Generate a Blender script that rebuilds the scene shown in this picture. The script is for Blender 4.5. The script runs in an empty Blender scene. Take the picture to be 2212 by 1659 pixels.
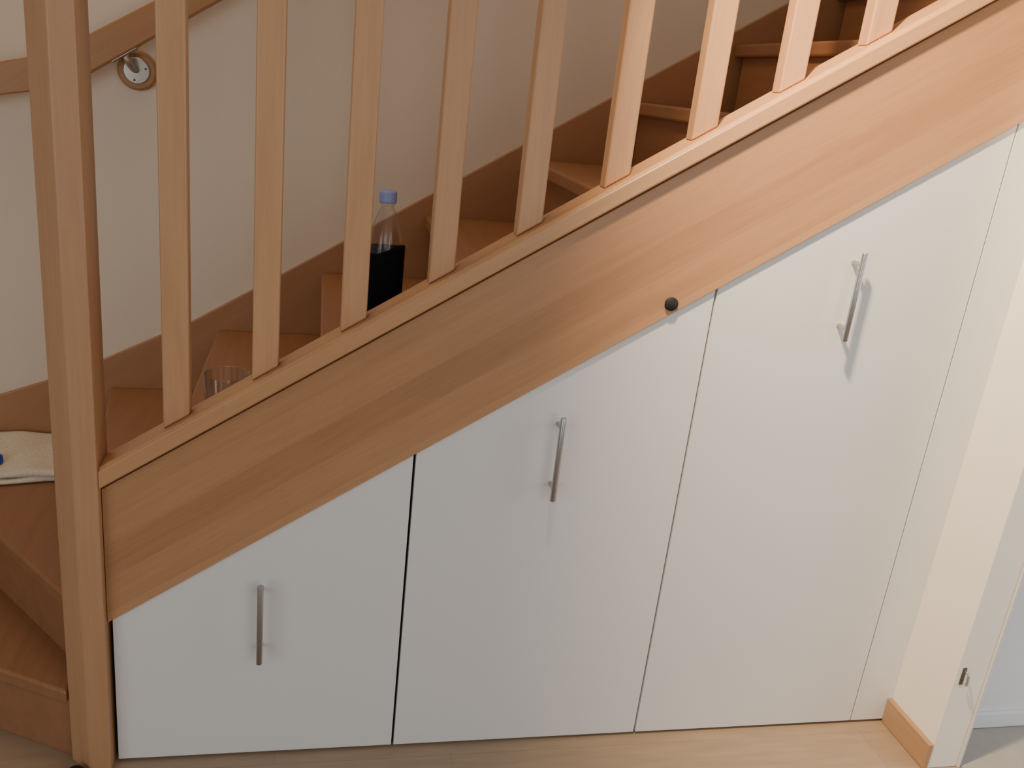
import bpy, bmesh, math, random
from mathutils import Matrix, Vector
random.seed(4)
S=bpy.context.scene
COL=S.collection
TH=math.atan(.6466)

# ---------------------------------------------------------------- materials
def newmat(name):
    m=bpy.data.materials.new(name); m.use_nodes=True
    nt=m.node_tree; b=nt.nodes['Principled BSDF']
    return m,nt,b
def N(nt,t,**k):
    n=nt.nodes.new(t)
    for a,v in k.items(): setattr(n,a,v)
    return n
def math_node(nt,op,a,b=None,c=None):
    n=N(nt,'ShaderNodeMath',operation=op)
    for i,v in enumerate((a,b,c)):
        if v is None: continue
        if isinstance(v,(int,float)): n.inputs[i].default_value=v
        else: nt.links.new(v,n.inputs[i])
    return n.outputs[0]
def wood(name,rot,light,dark,lam=None,rough=.42,contour=5,con_amt=.25,lamamt=.4,broadamt=.65,fineamt=.75):
    m,nt,b=newmat(name); L=nt.links
    tc=N(nt,'ShaderNodeTexCoord'); mp=N(nt,'ShaderNodeMapping')
    mp.inputs['Rotation'].default_value=rot
    L.new(tc.outputs['Object'],mp.inputs[0])
    oi=N(nt,'ShaderNodeObjectInfo')
    addv=N(nt,'ShaderNodeVectorMath',operation='ADD')
    L.new(mp.outputs[0],addv.inputs[0])
    sc=N(nt,'ShaderNodeVectorMath',operation='SCALE'); sc.inputs[0].default_value=(7.3,0,0)
    L.new(oi.outputs['Random'],sc.inputs['Scale'])
    L.new(sc.outputs[0],addv.inputs[1])
    vec=addv.outputs[0]
    lamv=None
    if lam:
        sep=N(nt,'ShaderNodeSeparateXYZ'); L.new(mp.outputs[0],sep.inputs[0])
        f=math_node(nt,'FLOOR',math_node(nt,'DIVIDE',sep.outputs[2],lam))
        wn=N(nt,'ShaderNodeTexWhiteNoise',noise_dimensions='1D'); L.new(f,wn.inputs['W'])
        lamv=wn.outputs['Value']
        cmb=N(nt,'ShaderNodeCombineXYZ')
        L.new(math_node(nt,'MULTIPLY',lamv,9.0),cmb.inputs[0])
        a2=N(nt,'ShaderNodeVectorMath',operation='ADD'); L.new(vec,a2.inputs[0]); L.new(cmb.outputs[0],a2.inputs[1])
        vec=a2.outputs[0]
    def noise(s,detail,rgh=.55):
        v=N(nt,'ShaderNodeVectorMath',operation='MULTIPLY'); v.inputs[1].default_value=s
        L.new(vec,v.inputs[0])
        n=N(nt,'ShaderNodeTexNoise'); n.inputs['Scale'].default_value=1; n.inputs['Detail'].default_value=detail
        n.inputs['Roughness'].default_value=rgh
        L.new(v.outputs[0],n.inputs['Vector']); return n.outputs['Fac']
    broad=noise((.8,12,12),3)
    fine=noise((6,110,110),5,.65)
    ringn=noise((.8,9,9),1.5)
    ring=math_node(nt,'SINE',math_node(nt,'MULTIPLY',ringn,contour*6.28))
    ring=math_node(nt,'MULTIPLY_ADD',ring,.5,.5)
    ring=math_node(nt,'POWER',ring,3.0)
    fleck=noise((90,420,420),1)
    t=math_node(nt,'MULTIPLY_ADD',broad,broadamt,.5-broadamt*.5-.15)
    t=math_node(nt,'MULTIPLY_ADD',ring,con_amt*.5,t)
    t=math_node(nt,'MULTIPLY_ADD',math_node(nt,'SUBTRACT',fine,.5),fineamt,t)
    t=math_node(nt,'MULTIPLY_ADD',math_node(nt,'GREATER_THAN',fleck,.68),.14,t)
    if lamv is not None:
        t=math_node(nt,'MULTIPLY_ADD',math_node(nt,'SUBTRACT',lamv,.5),lamamt,t)
    cr=N(nt,'ShaderNodeValToRGB')
    cr.color_ramp.elements[0].color=(*light,1); cr.color_ramp.elements[1].color=(*dark,1)
    L.new(t,cr.inputs[0])
    hs=N(nt,'ShaderNodeHueSaturation')
    L.new(cr.outputs[0],hs.inputs['Color'])
    L.new(math_node(nt,'MULTIPLY_ADD',oi.outputs['Random'],.12,.94),hs.inputs['Value'])
    L.new(hs.outputs[0],b.inputs['Base Color'])
    b.inputs['Roughness'].default_value=rough
    bp=N(nt,'ShaderNodeBump'); bp.inputs['Strength'].default_value=.06; bp.inputs['Distance'].default_value=.002
    L.new(fine,bp.inputs['Height']); L.new(bp.outputs[0],b.inputs['Normal'])
    return m
GX=(0,0,0); GV=(0,math.pi/2,0); GY=(0,0,-math.pi/2); GS=(0,TH,0)
M_string=wood('beech_slope_grain',GS,(.56,.31,.158),(.36,.18,.082),lam=.066,rough=.34,contour=3,con_amt=.15,lamamt=.5,broadamt=.6)
M_cap=wood('beech_cap',GS,(.58,.33,.165),(.42,.215,.10),rough=.36,contour=3,con_amt=.12)
M_bal=wood('beech_upright',GV,(.66,.38,.195),(.47,.245,.12),rough=.40,contour=6,con_amt=.38)
M_post=wood('beech_post',GV,(.57,.325,.172),(.42,.22,.11),contour=3,con_amt=.12)
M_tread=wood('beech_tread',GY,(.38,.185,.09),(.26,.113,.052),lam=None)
M_wallstr=wood('beech_wall_string',GS,(.46,.24,.12),(.32,.152,.07),contour=3,con_amt=.12)
M_rail=wood('beech_rail',GS,(.48,.25,.10),(.34,.16,.06),contour=3,con_amt=.12)
M_base=wood('beech_baseboard',GY,(.48,.30,.165),(.36,.20,.105),contour=3,con_amt=.12)

def plain(name,c,rough=.5,metal=0,bump=0,bs=60,var=.04,spec=.5):
    m,nt,b=newmat(name); L=nt.links
    tc=N(nt,'ShaderNodeTexCoord'); n=N(nt,'ShaderNodeTexNoise'); n.inputs['Scale'].default_value=bs; n.inputs['Detail'].default_value=4
    L.new(tc.outputs['Object'],n.inputs['Vector'])
    cr=N(nt,'ShaderNodeValToRGB')
    cr.color_ramp.elements[0].position=.3; cr.color_ramp.elements[1].position=.7
    cr.color_ramp.elements[0].color=(*[x*(1-var) for x in c],1); cr.color_ramp.elements[1].color=(*[min(1,x*(1+var)) for x in c],1)
    L.new(n.outputs['Fac'],cr.inputs[0]); L.new(cr.outputs[0],b.inputs['Base Color'])
    b.inputs['Roughness'].default_value=rough; b.inputs['Metallic'].default_value=metal
    b.inputs['Specular IOR Level'].default_value=spec
    if bump:
        bp=N(nt,'ShaderNodeBump'); bp.inputs['Strength'].default_value=bump; bp.inputs['Distance'].default_value=.003
        L.new(n.outputs['Fac'],bp.inputs['Height']); L.new(bp.outputs[0],b.inputs['Normal'])
    return m
M_wall=plain('painted_plaster',(.78,.68,.555),.85,bump=.05,bs=120,var=.01)
M_wallw=plain('painted_partition',(.94,.90,.81),.8,bump=.04,bs=120,var=.01)
M_cool=plain('cool_white_wall',(.84,.86,.89),.7,var=.01)
M_trim=plain('pale_grey_lining',(.74,.72,.68),.6,var=.01)
M_ceil=plain('white_ceiling',(.85,.82,.78),.9,var=.01)
M_door=plain('white_laminate',(.80,.805,.805),.28,bump=.006,bs=400,var=.004)
M_dark=plain('gap_shade_carcass',(.02,.02,.02),.8)  # near black, stands in for shade in the door gaps and interior
M_steel=plain('brushed_steel',(.48,.48,.48),.34,metal=1,bs=300,var=.08)
M_plate=plain('satin_steel_plate',(.50,.47,.42),.42,metal=.95,bs=300,var=.05)
M_black=plain('black_rubber',(.012,.012,.013),.6)
M_sleeve=plain('black_neoprene',(.008,.008,.012),.95,bump=.2,bs=500,spec=.15)
M_bcap=plain('lavender_blue_plastic',(.30,.38,.75),.4)
M_blue=plain('deep_blue_plastic',(.02,.08,.55),.4)
M_towel=plain('white_terry',(.76,.68,.56),.95,bump=.9,bs=200,var=.10)
M_grey=plain('grey_tile_floor',(.40,.37,.32),.5,var=.05,bs=20)
def clear(name,tint,amt,base=.04,rough=.12):
    m,nt,b=newmat(name); L=nt.links; nt.nodes.remove(b)
    tr=N(nt,'ShaderNodeBsdfTransparent'); tr.inputs[0].default_value=(*tint,1)
    gl=N(nt,'ShaderNodeBsdfGlossy'); gl.inputs['Roughness'].default_value=rough
    lw=N(nt,'ShaderNodeLayerWeight'); lw.inputs['Blend'].default_value=.5
    f=math_node(nt,'MULTIPLY_ADD',math_node(nt,'POWER',lw.outputs['Facing'],2.5),amt,base)
    mx=N(nt,'ShaderNodeMixShader'); L.new(f,mx.inputs[0]); L.new(tr.outputs[0],mx.inputs[1]); L.new(gl.outputs[0],mx.inputs[2])
    L.new(mx.outputs[0],nt.nodes['Material Output'].inputs[0]); return m
M_glass=clear('clear_glass',(.97,.975,.975),.8,.08)
M_pet=clear('clear_plastic',(.96,.97,.99),.5,.12,.22)

def floor_mat(name,c1,c2,mortar):
    m,nt,b=newmat(name); L=nt.links
    tc=N(nt,'ShaderNodeTexCoord'); mp=N(nt,'ShaderNodeMapping'); L.new(tc.outputs['Object'],mp.inputs[0])
    mp.inputs['Location'].default_value=(.35,.035,0)
    br=N(nt,'ShaderNodeTexBrick'); br.offset=.37
    br.inputs['Scale'].default_value=1; br.inputs['Brick Width'].default_value=1.1; br.inputs['Row Height'].default_value=.14
    br.inputs['Mortar Size'].default_value=.0005; br.inputs['Color1'].default_value=(*c1,1); br.inputs['Color2'].default_value=(*c2,1)
    br.inputs['Mortar'].default_value=(*mortar,1)
    L.new(mp.outputs[0],br.inputs['Vector'])
    v=N(nt,'ShaderNodeVectorMath',operation='MULTIPLY'); v.inputs[1].default_value=(6,45,45); L.new(tc.outputs['Object'],v.inputs[0])
    n=N(nt,'ShaderNodeTexNoise'); n.inputs['Scale'].default_value=1; n.inputs['Detail'].default_value=5; L.new(v.outputs[0],n.inputs['Vector'])
    vo=N(nt,'ShaderNodeTexVoronoi'); vo.inputs['Scale'].default_value=2.2; L.new(tc.outputs['Object'],vo.inputs['Vector'])
    kn=N(nt,'ShaderNodeMapRange'); kn.inputs[1].default_value=.02; kn.inputs[2].default_value=.07; kn.inputs[3].default_value=.6; kn.inputs[4].default_value=1
    L.new(vo.outputs['Distance'],kn.inputs[0])
    g=math_node(nt,'MULTIPLY',math_node(nt,'MULTIPLY_ADD',n.outputs['Fac'],.4,.8),kn.outputs[0])
    mx=N(nt,'ShaderNodeVectorMath',operation='SCALE'); L.new(br.outputs['Color'],mx.inputs[0]); L.new(g,mx.inputs['Scale'])
    L.new(mx.outputs[0],b.inputs['Base Color']); b.inputs['Roughness'].default_value=.45
    return m
M_floor=floor_mat('pale_oak_planks',(.38,.28,.19),(.345,.25,.168),(.25,.175,.115))

# ---------------------------------------------------------------- mesh helpers
def finish(name,bm,mat,bevel=0,smooth=False,seg=2):
    bmesh.ops.recalc_face_normals(bm,faces=bm.faces)
    me=bpy.data.meshes.new(name); bm.to_mesh(me); bm.free()
    if mat: me.materials.append(mat)
    o=bpy.data.objects.new(name,me); COL.objects.link(o)
    if smooth:
        for p in me.polygons: p.use_smooth=True
    if bevel:
        md=o.modifiers.new('b','BEVEL'); md.width=bevel; md.segments=seg; md.limit_method='ANGLE'; md.angle_limit=.5
    return o
def prism(name,pts,axis,a0,a1,mat,bevel=0,org=(0,0,0)):
    bm=bmesh.new(); o=Vector(org)
    def mk(p,a): 
        v=Vector((p[0],a,p[1])) if axis=='y' else (Vector((p[0],p[1],a)) if axis=='z' else Vector((a,p[0],p[1])))
        return bm.verts.new(v-o)
    A=[mk(p,a0) for p in pts]; B=[mk(p,a1) for p in pts]
    bm.faces.new(A); bm.faces.new(B[::-1])
    n=len(pts)
    for i in range(n): bm.faces.new((A[i],A[(i+1)%n],B[(i+1)%n],B[i]))
    ob=finish(name,bm,mat,bevel); ob.location=o
    return ob
def box(name,x0,x1,y0,y1,z0,z1,mat,bevel=0):
    o=((x0+x1)/2,(y0+y1)/2,z0)
    return prism(name,[(x0,y0),(x1,y0),(x1,y1),(x0,y1)],'z',z0,z1,mat,bevel,o)
def lathe(name,prof,mat,seg=48,loc=(0,0,0),facet=None):
    bm=bmesh.new(); rings=[]
    for r,z in prof:
        if r<1e-6: rings.append([bm.verts.new((0,0,z))]); continue
        ring=[]
        for i in range(seg):
            a=2*math.pi*i/seg; rr=r*(facet(a,z) if facet else 1)
            ring.append(bm.verts.new((rr*math.cos(a),rr*math.sin(a),z)))
        rings.append(ring)
    for A,B in zip(rings,rings[1:]):
        if len(A)==1 and len(B)==1: continue
        for i in range(seg):
            j=(i+1)%seg
            if len(A)==1: bm.faces.new((A[0],B[j],B[i]))
            elif len(B)==1: bm.faces.new((A[i],A[j],B[0]))
            else: bm.faces.new((A[i],A[j],B[j],B[i]))
    o=finish(name,bm,mat,smooth=True); o.location=loc; return o
def flatshade(o,ang=.5):
    o.data.set_sharp_from_angle(angle=ang); return o
def tube(name,path,r,mat,loc=(0,0,0),seg=20):
    bm=bmesh.new(); rings=[]
    P=[Vector(p) for p in path]
    for i,p in enumerate(P):
        d=(P[min(i+1,len(P)-1)]-P[max(i-1,0)]).normalized()
        up=Vector((0,0,1)) if abs(d.z)<.9 else Vector((1,0,0))
        u=d.cross(up).normalized(); w=d.cross(u)
        rings.append([bm.verts.new(p+(u*math.cos(2*math.pi*k/seg)+w*math.sin(2*math.pi*k/seg))*r) for k in range(seg)])
    for A,B in zip(rings,rings[1:]):
        for k in range(seg): bm.faces.new((A[k],A[(k+1)%seg],B[(k+1)%seg],B[k]))
    bm.faces.new(rings[0][::-1]); bm.faces.new(rings[-1])
    o=finish(name,bm,mat,bevel=min(.0012,r*.2)); o.location=loc
    for p in o.data.polygons: p.use_smooth=len(p.vertices)==4
    return o
def join_into(a,others):
    bm=bmesh.new(); bm.from_mesh(a.data)
    for o in others:
        me=o.data.copy(); me.transform(Matrix.Translation(o.location-a.location)@o.rotation_euler.to_matrix().to_4x4()); bm.from_mesh(me)
        bpy.data.objects.remove(o)
    bm.to_mesh(a.data); bm.free(); return a
def empty(name,loc,label,cat):
    e=bpy.data.objects.new(name,None); e.location=loc; e.empty_display_size=.1; COL.objects.link(e)
    e['label']=label
    if cat: e['category']=cat
    return e
def world_loc(o):
    l=Vector(o.location)
    while o.parent: o=o.parent; l+=Vector(o.location)
    return l
def parent(o,p):
    o.location=Vector(o.location)-world_loc(p); o.parent=p
def struct(o,label): o['kind']='structure'; o['label']=label; return o

zl=lambda x:.3708+.6466*x     # lower edge of front string
zb=lambda x:.688+.6466*x      # upper edge of board
zc=lambda x:.733+.6466*x      # top of cap
RISE=.189
WY=.90

# ---------------------------------------------------------------- room shell
struct(prism('floor',[(-2.5,-4),(3.6,-4),(3.6,1),(-2.5,1)],'z',-.05,0,M_floor),'pale oak plank floor in front of the stairs')
struct(prism('floor.001',[(2.053,-2),(3.6,-2),(3.6,-.04),(2.053,-.04)],'z',.0002,.003,M_grey),'grey floor of the adjoining room')
struct(prism('wall_back',[(-1.0,0),(3.6,0),(3.6,4.2),(-1.0,4.2)],'y',WY,WY+.1,M_wall),'off-white painted plaster wall along the stairs')
struct(prism('wall_left',[(.3,0),(WY,0),(WY,4.2),(.3,4.2)],'x',-1.0,-.955,M_wall),'off-white painted plaster wall at the winder steps')
struct(prism('wall_partition',[(1.9525,-.175),(2.04,-.175),(2.04,.03),(1.9525,.03)],'z',0,2.5,M_wallw,.002),'cream painted partition wall end beside cupboard')
struct(prism('wall_right',[(2.04,0),(3.6,0),(3.6,2.5),(2.04,2.5)],'y',-.04,-.012,M_cool),'cool white wall of the adjoining room')
struct(prism('wall_upper_block',[(-1.0,2.5),(3.6,2.5),(3.6,4.2),(-1.0,4.2)],'y',-.2,-.10,M_wall),'plaster wall added above the stair opening to block light')  # unseen wall, added to keep ambient light out of the stairwell
struct(prism('ceiling',[(-2.5,-4),(3.6,-4),(3.6,-.10),(-2.5,-.10)],'z',2.5,2.6,M_ceil),'white ceiling in front of the stairwell')
struct(prism('ceiling.001',[(-1.0,-.2),(3.6,-.2),(3.6,1.0),(-1.0,1.0)],'z',4.2,4.3,M_ceil),'white ceiling added over the stairwell to cut light from above')  # unseen, added so less world light enters from above
struct(box('baseboard_right',1.938,1.9525,-.178,-.0005,.001,.075,M_base,.002),'light beech baseboard on the partition wall')
struct(box('trim_1',2.0405,2.048,-.18,-.0405,0,2.5,M_trim,.001),'pale grey door lining on the partition edge')
struct(box('baseboard_back',2.055,3.6,-.052,-.0405,.004,.05,M_cool,.002),'white baseboard in adjoining room')

# ---------------------------------------------------------------- staircase
st=empty('staircase',(0,.4,0),'beech winder staircase with slatted balustrade and closed string','staircase')
def sp(o,label=None):
    parent(o,st)
    if label:o['label']=label
    return o
XE=1.952
def sweep(name,prof,mat,x0,x1,bevel):
    bm=bmesh.new()
    A=[bm.verts.new((x0,y,z+.6466*x0)) for y,z in prof]; B=[bm.verts.new((x1,y,z+.6466*x1)) for y,z in prof]
    bm.faces.new(A); bm.faces.new(B[::-1]); n=len(prof)
    for i in range(n): bm.faces.new((A[i],A[(i+1)%n],B[(i+1)%n],B[i]))
    return finish(name,bm,mat,bevel)
sp(sweep('front_string',[(-.008,.3708),(.032,.3708),(.032,.688),(.012,.688),(.012,.680),(-.008,.680)],M_string,-.002,XE,.0015),'wide beech front string board')
sp(sweep('base_rail',[(-.026,.692),(-.022,.688),(.055,.688),(.055,.728),(.050,.733),(-.018,.733),(-.026,.725)],M_cap,-.003,XE,.0015))
top=[(-.94,.40),(-.6,.49),(-.47,.53),(-.34,.58),(-.2,.645),(.05,.775),(.31,.938),(.80,1.25),(1.71,1.83),(2.5,2.34)]
bot=[(x,z-(.30 if x>0 else .26)) for x,z in top][::-1]
sp(prism('wall_string',top+bot,'y',.882,WY-.0005,M_wallstr,.002))
sp(prism('newel_post',[(-.003,-.03),(-.047,-.03),(-.092,.012),(-.092,.062),(-.003,.062)],'z',0.001,1.95,M_post,.003))
def xn(n): return .122+.289*(n-4)
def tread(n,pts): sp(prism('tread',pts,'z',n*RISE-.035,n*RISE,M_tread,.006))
def riser(n,p,q,d0=.02,d1=.036):
    p=Vector(p);q=Vector(q); t=(q-p).normalized(); nn=Vector((t.y,-t.x))
    sp(prism('riser',[p+nn*d0+t*.012,q+nn*d0-t*.03,q+nn*d1-t*.03,p+nn*d1+t*.012],'z',(n-1)*RISE+(.001 if n==1 else 0),n*RISE-.0352,M_tread,0))
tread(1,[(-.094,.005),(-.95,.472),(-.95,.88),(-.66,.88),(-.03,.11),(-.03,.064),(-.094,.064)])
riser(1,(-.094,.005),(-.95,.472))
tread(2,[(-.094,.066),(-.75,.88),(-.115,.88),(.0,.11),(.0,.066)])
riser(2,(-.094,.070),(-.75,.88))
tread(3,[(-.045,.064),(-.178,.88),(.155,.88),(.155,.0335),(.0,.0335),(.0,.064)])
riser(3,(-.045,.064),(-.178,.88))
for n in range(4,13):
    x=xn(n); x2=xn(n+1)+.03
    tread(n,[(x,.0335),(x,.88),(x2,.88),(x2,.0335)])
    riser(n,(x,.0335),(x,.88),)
w,d=.050,.036
Hb=1.0
def bal_mesh():
    bm=bmesh.new()
    vs=[]
    for x,y in ((-w/2,0),(w/2,0),(w/2,d),(-w/2,d)):
        vs.append((bm.verts.new((x,y,.6466*x+.0005)),bm.verts.new((x,y,Hb+.6466*x))))
    bm.faces.new([v[0] for v in vs]); bm.faces.new([v[1] for v in vs][::-1])
    for i in range(4):
        a,b=vs[i],vs[(i+1)%4]; bm.faces.new((a[0],b[0],b[1],a[1]))
    return finish('baluster',bm,M_bal,.004,seg=3)
b0=bal_mesh(); bals=[b0]
for i in range(11):
    x=.1395+.1666*i
    o=b0 if i==0 else b0.copy()
    if i: COL.objects.link(o); bals.append(o)
    o.location=(x,.0,zc(x))
for o in bals: sp(o)
sp(prism('top_rail',[(-.003,zc(0)+Hb),(XE,zc(XE)+Hb),(XE,zc(XE)+Hb+.05),(-.003,zc(0)+Hb+.05)],'y',-.02,.05,M_cap,.005))

# ---------------------------------------------------------------- wall handrail
hr=empty('handrail',(-.08,.85,1.35),'beech handrail on the plaster wall with steel bracket','handrail')
o=prism('rail',[(-.7,1.27),(-.397,1.357),(-.30,1.378),(-.25,1.394),(-.19,1.428),(.9,2.151),(.9,2.238),(-.0245,1.622),(-.19,1.519),(-.235,1.492),(-.29,1.465),(-.392,1.437),(-.7,1.35)],'y',.822,.862,M_rail,.004)
parent(o,hr)
RZ=1.449
o=lathe('rosette',[(0,0),(.049,0),(.050,.004),(.048,.016),(.044,.019),(0,.019)],M_rail,loc=(-.08,WY-.001,RZ)); o.rotation_euler=(math.pi/2,0,0); flatshade(o); parent(o,hr)
br=empty('bracket',(-.08,.87,RZ),'brushed steel rail bracket',None)
parent(br,hr)
o=lathe('mounting_plate',[(0,0),(.032,0),(.033,.002),(.031,.004),(0,.0055)],M_plate,loc=(-.08,WY-.0205,RZ)); o.rotation_euler=(math.pi/2,0,0); flatshade(o,.7); parent(o,br)
M_tarn=plain('tarnished_steel',(.16,.15,.14),.35,metal=.8)
for k in range(3):
    a=k*2.094+.3
    s=lathe('screw',[(0,0),(.0028,0),(.0024,.0012),(0,.0016)],M_tarn,seg=12,loc=(-.08+.024*math.cos(a),WY-.0252,RZ+.024*math.sin(a))); s.rotation_euler=(math.pi/2,0,0); parent(s,br)
pa=[]
for t in [i/10 for i in range(11)]:
    a=t*math.pi/2
    pa.append((-.08-.020*t,.876-.030*math.sin(a),RZ+.002+.034*(1-math.cos(a))))
pa.append((-.102,.843,1.490))
o=tube('bracket_arm',pa,.0085,M_plate); parent(o,br)
o=prism('saddle_plate',[(-.130,1.464),(-.070,1.5035),(-.070,1.5075),(-.130,1.468)],'y',.826,.858,M_plate,.001); parent(o,br)

# ---------------------------------------------------------------- cupboards
cab=empty('understairs_cupboard',(.97,0,0),'white laminate cupboard fitted beneath the sloping stair string','cupboard')
zb0=.008; tg=.003
X=[0.004,.6144,1.226,1.842,1.9535]
G=[.0022,.0029,.0026,.0017,.0008]   # half gap at each joint
def panel(name,i):
    x0=X[i]+G[i]; x1=X[i+1]-G[i+1]
    return prism(name,[(x0,zb0),(x1,zb0),(x1,zl(x1)-tg),(x0,zl(x0)-tg)],'y',0,.018,M_door,.0008,org=((x0+x1)/2,0,zb0))
parent(prism('cupboard_body',[(.001,.002),(1.952,.002),(1.952,zl(1.952)-.005),(.001,zl(0)-.005)],'y',.0185,.55,M_dark),cab)
hc=[(.307,.3735),(.918,.773),(1.5305,1.1675)]
def handle(cx,cz):
    h=tube('door_handle',[(cx,-.035,cz-.0975),(cx,-.035,cz),(cx,-.035,cz+.0975)],.0066,M_steel,seg=24)
    ps=[tube('p',[(cx,-.0002,cz+s),(cx,-.033,cz+s)],.0052,M_steel,seg=18) for s in (-.071,.071)]
    join_into(h,ps)
    h.data.transform(Matrix.Translation((-cx,0,-cz))); h.location=(cx,0,cz)
    for p in h.data.polygons: p.use_smooth=len(p.vertices)==4
    return h
for i in range(3):
    dr=panel('cupboard_door',i); parent(dr,cab)
    h=handle(*hc[i]); parent(h,dr); h['label']='brushed steel bar handle'
fp=panel('filler_panel',3); parent(fp,cab)

# ---------------------------------------------------------------- small things
o=lathe('bumper',[(0,0),(.0132,0),(.0145,.001),(.0145,.0045),(.0135,.006),(0,.0063)],M_black,loc=(1.125,-.0083,1.124)); o.rotation_euler=(math.pi/2,0,0)
o['label']='round black rubber bumper on the stair string above cupboard'; o['category']='door bumper'
o=lathe('floor_stop',[(0,0),(.019,0),(.021,.004),(.02,.016),(.015,.024),(0,.026)],M_black,loc=(-.072,-.045,.0005))
o['label']='small black rubber stop on floor at newel post'; o['category']='door stop'

bt=empty('bottle',(.547,.30,5*RISE),'clear plastic bottle in black sleeve on a stair tread','bottle')
bl=Vector((.547,.30,5*RISE+.0008))
prof=[(0,.004),(.028,.001),(.037,.003),(.040,.010),(.040,.19),(.0395,.205),(.037,.222),(.032,.242),(.025,.262),(.018,.279),(.0145,.287),(.0135,.292),(.0175,.294),(.0175,.297),(.0135,.2975),(.0135,.304)]
o=lathe('bottle_body',prof,M_pet,seg=60,loc=bl,facet=lambda a,z:1+(.022*math.cos(10*a) if .195<z<.28 else 0)); parent(o,bt)
kap=[(0,.324),(.0165,.324),(.0185,.322),(.0192,.318),(.0192,.301),(.0192,.2985),(.018,.2978),(.0,.2980)]
o=lathe('bottle_cap',kap,M_bcap,seg=60,loc=bl,facet=lambda a,z:1+.02*(1 if math.cos(30*a)>0 else 0)); parent(o,bt); o['label']='lavender-blue screw cap'
bm=bmesh.new(); seg=64; rings=[]
def sr(a): 
    n=3.3; return .044/((abs(math.cos(a))**n+abs(math.sin(a))**n)**(1/n))
for lev,(f,off) in enumerate([(0,-.002),(.01,0),(.5,0),(.985,.0003),(1,-.0004),(1,-.0012),(.9,-.0014)]):
    ring=[]
    for i in range(seg):
        a=2*math.pi*i/seg; r=min(sr(a),.049)+off
        topz=.195+.009*math.cos(a)-.005*math.sin(2*a)
        ring.append(bm.verts.new((r*math.cos(a),r*math.sin(a),.0005+f*topz)))
    rings.append(ring)
for A,B in zip(rings,rings[1:]):
    for i in range(seg): bm.faces.new((A[i],A[(i+1)%seg],B[(i+1)%seg],B[i]))
bm.faces.new(rings[0])
o=finish('bottle_sleeve',bm,M_sleeve,smooth=True); o.location=bl; parent(o,bt); o['label']='black neoprene cooler sleeve'

r0,r1,hg=.042,.049,.116
prof=[(0,0),(r0-.003,0),(r0,.003),(r1,hg-.001),(r1-.001,hg),(r1-.003,hg-.001),(r0-.003,.012),(r0-.006,.009),(0,.009)]
o=lathe('drinking_glass',prof,M_glass,seg=64,loc=(.218,.166,4*RISE+.0006))
o['label']='clear empty drinking glass on a stair tread'; o['category']='drinking glass'

def towel():
    bm=bmesh.new()
    nx,ny=60,40; x0,x1,y0,y1=-.60,-.250,.628,.872
    def sheet(zb_,th,dx,ph):
        topv={};botv={}
        for i in range(nx+1):
            for j in range(ny+1):
                u=i/nx; v=j/ny
                e=min(1,min(u,1-u)*18,min(v,1-v)*12); e=math.sqrt(max(0,1-(1-e)**2))
                x=x0+dx+(x1-x0)*u; y=y0+(y1-y0)*v+.5*dx
                wv=.0026*math.sin(16*u+ph+4*v)+.002*math.sin(9*v-7*u+ph)
                y+= (.035*(u-1)+.008*math.sin(8*u+ph))*(1-v)
                x+= .006*math.sin(7*v+ph)*u
                lift=.016*v
                topv[i,j]=bm.verts.new((x,y,zb_+th*.5+th*.5*e+wv*e+lift*(zb_>2*RISE+.01)))
                botv[i,j]=bm.verts.new((x,y,zb_+th*.5-th*.5*e))
        for i in range(nx):
            for j in range(ny):
                bm.faces.new((topv[i,j],topv[i+1,j],topv[i+1,j+1],topv[i,j+1]))
                bm.faces.new((botv[i,j],botv[i,j+1],botv[i+1,j+1],botv[i+1,j]))
    sheet(2*RISE+.001,.014,0,0.3); sheet(2*RISE+.0140,.020,.003,1.9)
    bmesh.ops.remove_doubles(bm,verts=bm.verts,dist=.0002)
    bmesh.ops.translate(bm,verts=bm.verts,vec=(.43,-.75,-2*RISE))
    o=finish('towel',bm,M_towel,smooth=True); o.location=(-.43,.75,2*RISE)
    return o
o=towel(); o['label']='folded off-white towel lying on a winder tread'; o['category']='towel'
o=lathe('plastic_cap',[(0,0),(.021,0),(.0215,.002),(.021,.018),(.017,.021),(0,.0215)],M_blue,seg=40,loc=(-.428,.675,2*RISE+.0375),facet=lambda a,z:1+.02*math.cos(24*a))
o['label']='small blue plastic cap on the folded towel'; o['category']='cap'

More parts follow.
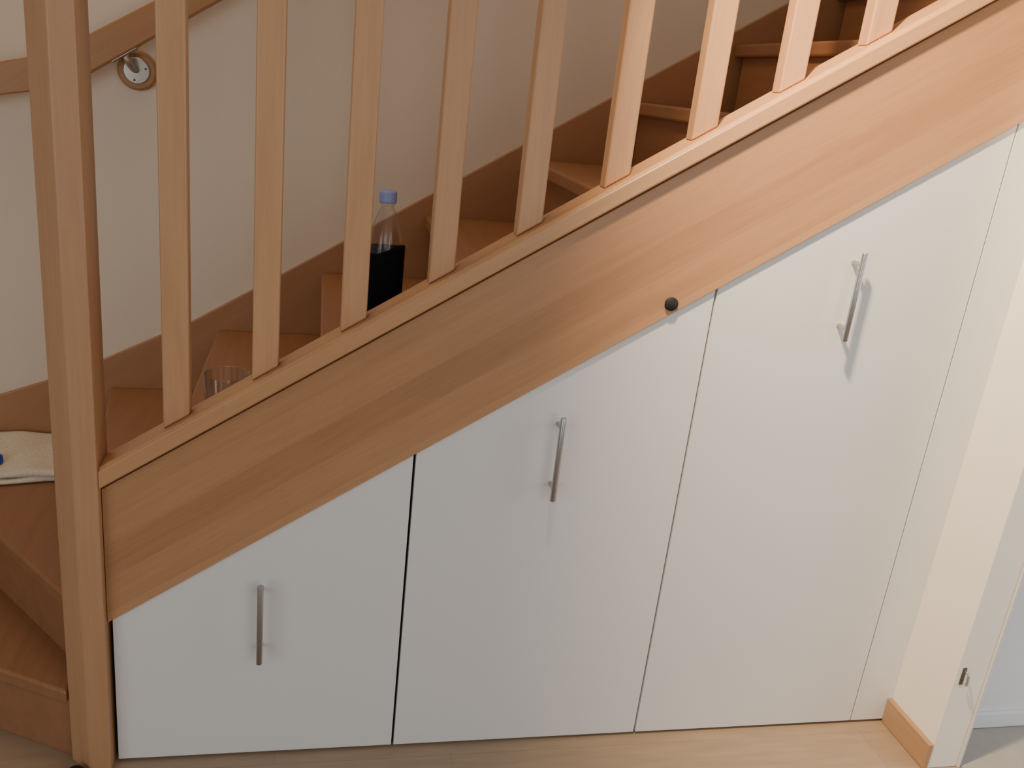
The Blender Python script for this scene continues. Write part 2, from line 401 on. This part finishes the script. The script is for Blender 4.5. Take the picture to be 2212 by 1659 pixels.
hk=empty('door_catch',(1.972,-.1755,.25),'small tarnished metal door catch on partition wall end','door catch')
o=prism('catch_plate',[(1.967,.256),(1.977,.256),(1.977,.304),(1.967,.304)],'y',-.1772,-.1740,M_tarn,.0005); parent(o,hk)
pth=[(1.972,-.178,.295),(1.972,-.186,.298),(1.972,-.192,.292),(1.972,-.193,.278),(1.975,-.190,.266),(1.979,-.186,.260),(1.984,-.183,.262)]
o=tube('catch_hook',pth,.003,M_plate,seg=12); parent(o,hk)

# ---------------------------------------------------------------- lights
def light(name,t,loc,energy,color,size=.1,sizey=None,target=None):
    l=bpy.data.lights.new(name,t); l.energy=energy; l.color=color
    if t=='AREA':
        l.shape='RECTANGLE'; l.size=size; l.size_y=sizey or size
    else: l.shadow_soft_size=size
    o=bpy.data.objects.new(name,l); o.location=loc; COL.objects.link(o)
    if target:
        o.rotation_euler=(Vector(target)-Vector(loc)).to_track_quat('-Z','Y').to_euler()
    return o
o=light('ceiling_spot','SPOT',(.74,-.58,2.42),300,(1,.74,.47),.06,None,(1.55,-.36,1.5))
o.data.spot_size=math.radians(78); o.data.spot_blend=.9
light('window_daylight','AREA',(2.0,-3.6,1.5),24,(1,.99,.98),2.2,1.8,(.7,0,.8))
light('added_side_fill','AREA',(-2.2,-3.0,1.4),28,(.97,.985,1),2.4,1.8,(.2,0,.9))  # added soft fill from the left front, lightens the newel chamfer
light('upstairs_lamp','AREA',(-.1,.4,4.0),15,(1,.82,.60),1.2,.8,(-.2,.6,1.0))
light('adjoining_daylight','AREA',(3.2,-.9,1.3),9,(.80,.90,1),.6,1.0,(2.6,0,.5))
wd=bpy.data.worlds.new('w'); S.world=wd; wd.use_nodes=True
wd.node_tree.nodes['Background'].inputs[0].default_value=(.97,.95,.91,1)
wd.node_tree.nodes['Background'].inputs[1].default_value=.17

# ---------------------------------------------------------------- camera
cd=bpy.data.cameras.new('camera'); cam=bpy.data.objects.new('camera',cd); COL.objects.link(cam)
right=Vector((.9749,-.1947,.1078)).normalized(); fwd=Vector((.2195,.9213,-.3209)).normalized()
up=right.cross(fwd).normalized(); right=fwd.cross(up).normalized()
R=Matrix((right,up,-fwd)).transposed().to_4x4()
cam.matrix_world=Matrix.Translation((.4009,-1.7,1.522))@R
cd.sensor_width=36; cd.lens=1900/2212*36; cd.clip_start=.05
S.camera=cam
